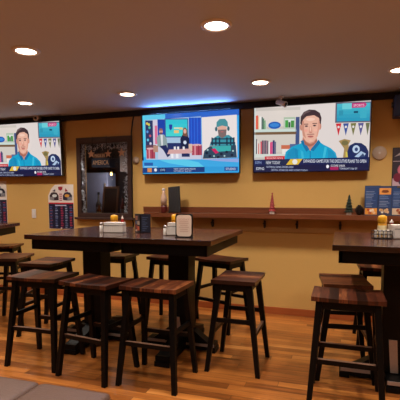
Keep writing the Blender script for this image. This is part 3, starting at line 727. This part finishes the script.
menu_panel(mn, -.075, -7, .135, .30, seed=3, photo=(226, 150, 56)); menu_panel(mn, .062, 0, .135, .312, True, (70, 70, 92), 5, -.008); menu_panel(mn, .200, 7, .14, .30, seed=8, photo=(216, 190, 160))
mn2 = thing('trifold_menu', 'second blue menu standing just behind the orange headed one on the ledge', 'menu', (.42, 5.05, LZ), 0, 'menus on the ledge')
menu_panel(mn2, -.09, -6, .16, .328, seed=11, photo=None); menu_panel(mn2, .075, 4, .17, .322, seed=12, photo=None)

# ------------------------------------------------------------------ posters and fittings on the wall
def helmet(a, cx, cy, w, face, col, logo):
    s_ = w
    a.poly([(cx - .5 * s_, cy - .30 * s_), (cx - .5 * s_, cy + .1 * s_), (cx - .3 * s_, cy + .36 * s_), (cx, cy + .42 * s_), (cx + .3 * s_, cy + .36 * s_), (cx + .5 * s_, cy + .1 * s_), (cx + .5 * s_, cy - .34 * s_), (cx - .1 * s_, cy - .36 * s_)], col)
    a.ell(cx - .05 * s_ * face, cy + .08 * s_, .26 * s_, .14 * s_, logo)
    a.k += 1
    for i in range(3): yy = cy - (.30 - .11 * i) * s_; a.rect(cx + (0 if face > 0 else -.5) * s_, yy, cx + (.5 if face > 0 else 0) * s_, yy + .035 * s_, (200, 196, 200), False)
def schedule_poster(label, loc, w, h, band, helmets, accent):
    t = thing('schedule_poster', label, 'poster', loc, 0, 'schedule posters on the tan wall')
    k = h * .565
    b = B(); b.prism([(-w / 2, 0), (w / 2, 0), (w / 2, h), (-w * .22, h), (-w * .38, h * .9), (-w / 2, h * .75)], -.006, 0); b.build('poster_sheet', M['paper'], t)
    a = Art(lambda x, y: (x, y), .0004); a.k = 16
    a.poly([(-w / 2 + .004, .004), (w / 2 - .004, .004), (w / 2 - .004, k), (-w / 2 + .004, k)], (20, 24, 52)); a.rect(-w / 2 + .003, k, w / 2 - .003, k + h * .03, band)
    helmet(a, -w * .26, h * .73, w * .36, -1, helmets[0], helmets[1]); helmet(a, w * .27, h * .73, w * .36, 1, helmets[2], helmets[3])
    a.rect(-w * .07, h * .62, w * .08, h * .83, (222, 206, 206)); a.k += 1
    for i in range(4): a.rect(-w * .05, h * (.64 + .045 * i), w * .06, h * (.66 + .045 * i), accent, False)
    a.poly([(-w * .09, h * .95), (w * .09, h * .95), (w * .08, h * .89), (0, h * .86), (-w * .08, h * .89)], accent)
    a.poly([(-w * .33, h * .85), (-w * .2, h * .9), (-w * .2, h * .84)], (70, 60, 80)); a.poly([(w * .2, h * .92), (w * .3, h * .85), (w * .18, h * .84)], accent)
    a.rect(-w * .22, k - .028, w * .22, k - .014, (196, 204, 226)); rr = random.Random(4); a.k += 1
    for cx, cs in ((-.38, [(150, 90, 120), (80, 100, 160)]), (-.17, [(150, 162, 196), (96, 110, 160)]), (.05, [(176, 58, 92), (150, 70, 110)]), (.22, [(150, 162, 196), (110, 120, 160)]), (.40, [(176, 58, 92), (90, 100, 160)])):
        for i in range(13):
            y = .022 + (k - .07) * i / 12; a.rect(w * cx - w * .055, y, w * cx + w * rr.uniform(.02, .06), y + .010, rr.choice(cs), False)
    a.build('print', M['print'], t)
    b = B(); b.tube([(0, -.012, .012), (0, -.004, .012)], .012, 10); b.build('pin', M['white'], t)
    return t
schedule_poster('football schedule poster with red band and two helmets, left of the wooden window', (-3.862, WY + .002, .985), .435, .645, (196, 34, 52), ((46, 26, 36), (206, 214, 214), (38, 34, 60), (206, 150, 60)), (150, 36, 52))
schedule_poster('football schedule poster cut by the left edge of the photo', (-5.07, WY + .002, 1.04), .46, .65, (222, 222, 226), ((40, 44, 60), (190, 190, 196), (34, 40, 58), (206, 214, 220)), (120, 140, 170))
t = thing('wall_poster', 'dark topped poster with a pink and white figure at the right photo edge', 'poster', (.80, WY, 1.565), 0)
b = B(); b.prism([(-.27, 0), (.27, 0), (.27, .43), (-.27, .43)], -.012, 0); b.build('poster_sheet', M['black'], t)
a = Art(lambda x, y: (x, y), .0004); a.k = 31
a.rect(-.262, .006, .262, .424, (52, 44, 58)); a.rect(-.262, .275, .262, .284, (170, 160, 170)); a.poly([(-.25, .33), (-.2, .37), (-.1, .38), (0, .36), (-.1, .355), (-.2, .345)], (176, 166, 168))
a.poly([(-.262, .006), (.2, .006), (.2, .14), (.05, .17), (-.1, .13), (-.2, .12), (-.262, .09)], (196, 168, 182)); a.ell(-.12, .185, .095, .08, (206, 110, 130)); a.ell(-.11, .17, .06, .06, (226, 186, 186)); a.ell(-.21, .10, .045, .05, (120, 30, 56)); a.ell(-.14, .05, .06, .04, (64, 60, 92)); a.ell(.0, .05, .05, .04, (120, 30, 56))
a.build('print', M['print'], t)

def disc(name, label, cat, loc, r, dep):
    t = thing(name, label, cat, loc)
    mt = Matrix.Rotation(R(90), 4, 'X')
    b = B(); b.lathe([(r, 0), (r, dep * .6), (r * .93, dep), (0, dep)], 40, mt); b.build('cover', M['disc'], t, True)
    b = B(); b.lathe([(r * .16, dep), (r * .16, dep + .002), (0, dep + .002)], 20, mt); b.build('centre_cap', M['white'], t)
disc('wall_disc', 'large round pale plate on the wall right of the right television', 'wall plate', (.395, WY, 1.942), .076, .02)
disc('thermostat', 'small round pale thermostat on the wall between window and middle television', 'thermostat', (-2.632, WY, 1.945), .045, .03)

t = thing('light_switch', 'white light switch plate on the tan wall left of the red banded poster', 'light switch', (-4.345, WY, 1.205))
b = B(); b.box(-.036, .036, -.008, 0, -.066, .066, .003); b.build('plate', M['white'], t)
b = B(); b.box(-.014, .014, -.013, -.007, -.03, .03, .002); b.build('rocker', M['paper'], t)

def camera_fix(label, loc, rz, dome):
    t = thing('security_camera', label, 'camera', loc, rz, 'little security cameras on the black trim')
    if dome:
        mt = Matrix.Rotation(R(90), 4, 'X')
        b = B(); b.lathe([(.036, 0), (.036, .06), (.042, .065), (.042, .095), (.034, .105)], 24, mt); b.build('housing', M['white'], t, True)
        b = B(); b.lathe([(.020, .105), (.018, .112), (.01, .117), (0, .118)], 20, mt); b.build('lens', M['lens'], t, True)
    else:
        b = B(); b.tube([(0, -.04, .03), (0, -.02, .108)], .010, 8); b.lathe([(.03, 0), (.03, .012)], 16, Matrix.Translation((0, -.02, .096))); b.build('bracket', M['white'], t)
        m = Matrix.Translation((0, -.05, .03)) @ Matrix.Rotation(R(62), 4, 'Z') @ Matrix.Rotation(R(112), 4, 'X')
        b = B(); b.lathe([(0, -.06), (.026, -.055), (.03, .05), (.033, .055), (.033, .075), (.026, .076)], 20, m); b.build('housing', M['white'], t, True)
        b = B(); b.lathe([(.024, .0765), (.02, .082), (0, .083)], 16, m); b.build('lens', M['lens'], t, True)
camera_fix('round white security camera on the black trim above the far left television', (-4.165, WY - .03, 2.567), 6, True)
camera_fix('white bullet security camera on the black trim above the right television', (-.685, 5.01, 2.492), 0, False)

t = thing('loudspeaker', 'dark navy loudspeaker box high on the wall at the right photo edge', 'speaker', (.68, WY, 2.30), 0)
b = B(); b.box(-.17, .17, -.22, -.03, .0, .225, .012); b.build('cabinet', M['speaker'], t)
b = B(); b.box(-.155, .155, -.226, -.219, .015, .21, .003); b.build('grille', M['speaker'], t)
b = B(); b.box(-.06, .06, -.04, .002, .06, .16, .005); b.build('bracket', M['black'], t)
b = B(); b.tube([(-.19, -.10, .14), (-.16, -.10, .14)], .03, 12); b.build('bracket_knob', M['black'], t)

b = B(); b.tube([(-2.665, WY - .008, 2.53), (-2.68, WY - .01, 2.46), (-2.688, WY - .037, 2.3), (-2.688, WY - .037, 1.6), (-2.69, WY - .037, 1.14), (-2.69, WY - .012, 1.10), (-2.69, WY - .008, .09)], .009, 8)
o = b.build('cable', M['black'], None, True); tag(o, 'black cable running down the wall beside the wooden window frame', 'cable')

# ------------------------------------------------------------------ seen in the window
t = thing('patriotic_sign', 'navy and tan lettered sign with two straps hanging in the wooden window', 'sign', (-3.17, WY - .022, 1.862), 0)
b = B(); b.box(-.145, .135, -.006, .006, .0, .125, .003); b.build('navy_board', M['navy'], t)
a = Art(lambda x, y: (x, -y), .0005); a.k = 14
a.text(-.005, -.034, 'AMERICA', .062, (226, 192, 150), .25, 'CENTER'); a.build('lettering', M['print'], t)
b = B(); b.box(-.12, .07, -.003, .003, .13, .19, .002); b.build('script_board', M['rustic'], t)
a = Art(lambda x, y: (x, -y), .0005); a.k = 8
a.text(-.02, -.142, 'MADE IN', .04, (228, 196, 156), .16, 'CENTER'); a.build('lettering', M['print'], t)
b = B()
b.bm.free()
for x in (-.125, .095):
    b = B(); b.box(x - .006, x + .006, -.013, -.0095, .12, .416, .001)
    b.build('strap', M['black'], t)
def star(label, x, z, r):
    b = B(); P = []
    for k in range(10): rr = r if k % 2 == 0 else r * .42; a_ = R(90 + 36 * k); P.append((rr * math.cos(a_), rr * math.sin(a_)))
    b.prism(P, -.006, .006); o = b.build('wooden_star', M['star']); o.location = (x, WY - .042, z); tag(o, label, 'star', 'wooden stars in the window')
star('tan wooden star at the left of the lettered sign in the window', -3.31, 2.045, .06)
star('tan wooden star just above the right end of the lettered sign', -3.045, 2.04, .055)
star('tan wooden star at the upper right corner of the window', -2.835, 2.05, .06)
b = B(); path = []
for i in range(14): path.append((-3.47 + .012 * math.sin(i), 1.24 + .067 * i))
for i in range(12): path.append((-3.46 + .061 * i, 2.155 - .03 * math.sin(i * PI / 5.5) ** 2))
for i in range(14): path.append((-2.79 + .012 * math.sin(i * 1.3), 2.12 - .067 * i))
for x, z in path:
    for k in range(16):
        a_ = random.uniform(0, 2 * PI); q = random.uniform(.02, .042); c = (x + random.uniform(-.02, .02), WY - .01 + random.uniform(-.006, .006), z + random.uniform(-.03, .03))
        b.tube([c, (c[0] + q * math.cos(a_), c[1] + random.uniform(-.016, .010), c[2] + q * math.sin(a_))], [.003, .0012], 3)
o = b.build('tinsel_garland', M['tinsel']); tag(o, 'silver tinsel garland hung around the inside of the wooden window', 'garland')
t = thing('hanging_bulb', 'small glowing round bulb hanging in the wooden window below the sign', 'lamp', (-3.17, 5.42, 1.78))
b = B(); b.lathe([(0, -.02), (.014, -.013), (.018, 0), (.013, .016), (.009, .03)], 16); b.build('bulb', M['bulb'], t, True)
b = B(); b.lathe([(.014, .028), (.014, .06), (0, .062)], 12); b.tube([(0, 0, .06), (0, 0, CH - 1.78)], .003, 6); b.build('cord', M['black'], t)
t = thing('steel_cooler', 'grey blue cooler panel standing behind the wooden window at its lower left', 'cooler', (-3.52, 5.74, 1.16))
b = B(); b.box(-.26, .17, -.12, .12, 0, .66, .01); b.build('body', M['greyblue'], t)
b = B(); b.box(.12, .135, -.14, -.12, .2, .5, .003); b.build('handle', M['steel'], t)
b = B(); b.box(-.09, .06, -.01, .01, -.19, .20, .004); o = b.build('grey_notice_board', M['greyboard']); o.location = (-3.10, 5.72, 2.02); tag(o, 'pale grey notice board hanging behind the lettered sign in the window', 'board')
b = B(); b.box(-.11, .12, -.01, .012, -.09, .09, .004); o = b.build('dark_display', M['black']); o.location = (-3.30, 5.80, 2.13); tag(o, 'black display box at the top behind the lettered sign', 'display')
t = thing('chalkboard_easel', 'small wood framed slate chalkboard leaning behind the window glass', 'chalkboard', (-3.16, 5.36, 1.16), 0)
rm = Matrix.Rotation(R(6), 4, 'Y')
b = B(); b.box(-.10, .10, 0, .01, .03, .42, .002, rm); b.build('slate', M['slate'], t)
b = B()
for x0, x1, z0, z1 in ((-.125, -.10, .0, .44), (.10, .125, .0, .44)): 
    xm = (x0 + x1) / 2; b.frustum((xm - .014 - .022, xm + .014 - .022, -.008, .014), (xm - .014 + .022, xm + .014 + .022, -.008, .014), z0, z1, .003)
b.box(-.085, .145, -.008, .014, .41, .44, .003); b.box(-.14, .10, -.008, .014, .02, .045, .003); b.build('frame', M['rustic'], t)
def win_bottle(label, x, y, mat, h, r, g=None):
    t = thing('liquor_bottle', label, 'bottle', (x, y, 1.16), 0, 'bottles behind the window')
    b = B(); b.lathe([(r * .95, 0), (r, .005), (r, h * .5), (r * .4, h * .66), (r * .34, h * .9)], 18); b.build('body', M[mat], t, True)
    b = B(); b.lathe([(r * .4, h * .9), (r * .4, h), (0, h)], 14); b.build('cap', M['black'], t)
    b = B(); b.lathe([(r + .001, h * .12), (r + .001, h * .4)], 18); b.build('label_band', M['label' if mat == 'amber' else 'greyboard'], t)
win_bottle('tall dark bottle left of the chalkboard behind the window', -3.41, 5.45, 'slate', .36, .042)
win_bottle('short amber bottle by the foot of the chalkboard behind the window', -3.335, 5.34, 'amber', .19, .036)
win_bottle('dark red bottle right of the chalkboard behind the window', -2.98, 5.40, 'darkred', .30, .038)
win_bottle('squat black bottle at the right corner behind the window', -2.90, 5.36, 'slate', .24, .04)
la = bpy.data.lights.new('alcove_lamp', 'POINT'); la.energy = 5; la.color = (1, .85, .72); la.shadow_soft_size = .05
lo = bpy.data.objects.new('alcove_lamp', la); COL.objects.link(lo); lo.location = (-3.17, 5.40, 1.70)

# unseen blue lamp added above the middle television for the glow on the ceiling
la = bpy.data.lights.new('added_blue_lamp', 'AREA'); la.shape = 'RECTANGLE'; la.size = 1.1; la.size_y = .03; la.energy = 7; la.color = (.16, .38, 1.0)
lo = bpy.data.objects.new('added_blue_lamp', la); COL.objects.link(lo); lo.location = (-1.853, 5.05, 2.525); lo.rotation_euler = (R(-102), 0, 0)
# ------------------------------------------------------------------ world, camera
w = bpy.data.worlds.new('world'); bpy.context.scene.world = w; w.use_nodes = True
w.node_tree.nodes['Background'].inputs[0].default_value = (.05, .045, .04, 1); w.node_tree.nodes['Background'].inputs[1].default_value = .3
F = 420.0; TILT = R(5)
cam = bpy.data.cameras.new('camera'); co = bpy.data.objects.new('camera', cam); COL.objects.link(co)
cam.sensor_fit = 'HORIZONTAL'; cam.sensor_width = 36; cam.lens = 36 * F / 400
cy = 197 + F * math.tan(TILT)
cam.shift_y = (cy - 200) / 400
co.location = (0, 0, 1.45); co.rotation_euler = (R(90) - TILT, 0, R(18.5)); cam.clip_start = .05
sc = bpy.context.scene; sc.camera = co
sc.view_settings.view_transform = 'Standard'; sc.view_settings.look = 'None'; sc.view_settings.gamma = 1; sc.view_settings.use_curve_mapping = False
sc.view_settings.exposure = 0.22
sc.cycles.use_denoising = True
sc.cycles.max_bounces = 8
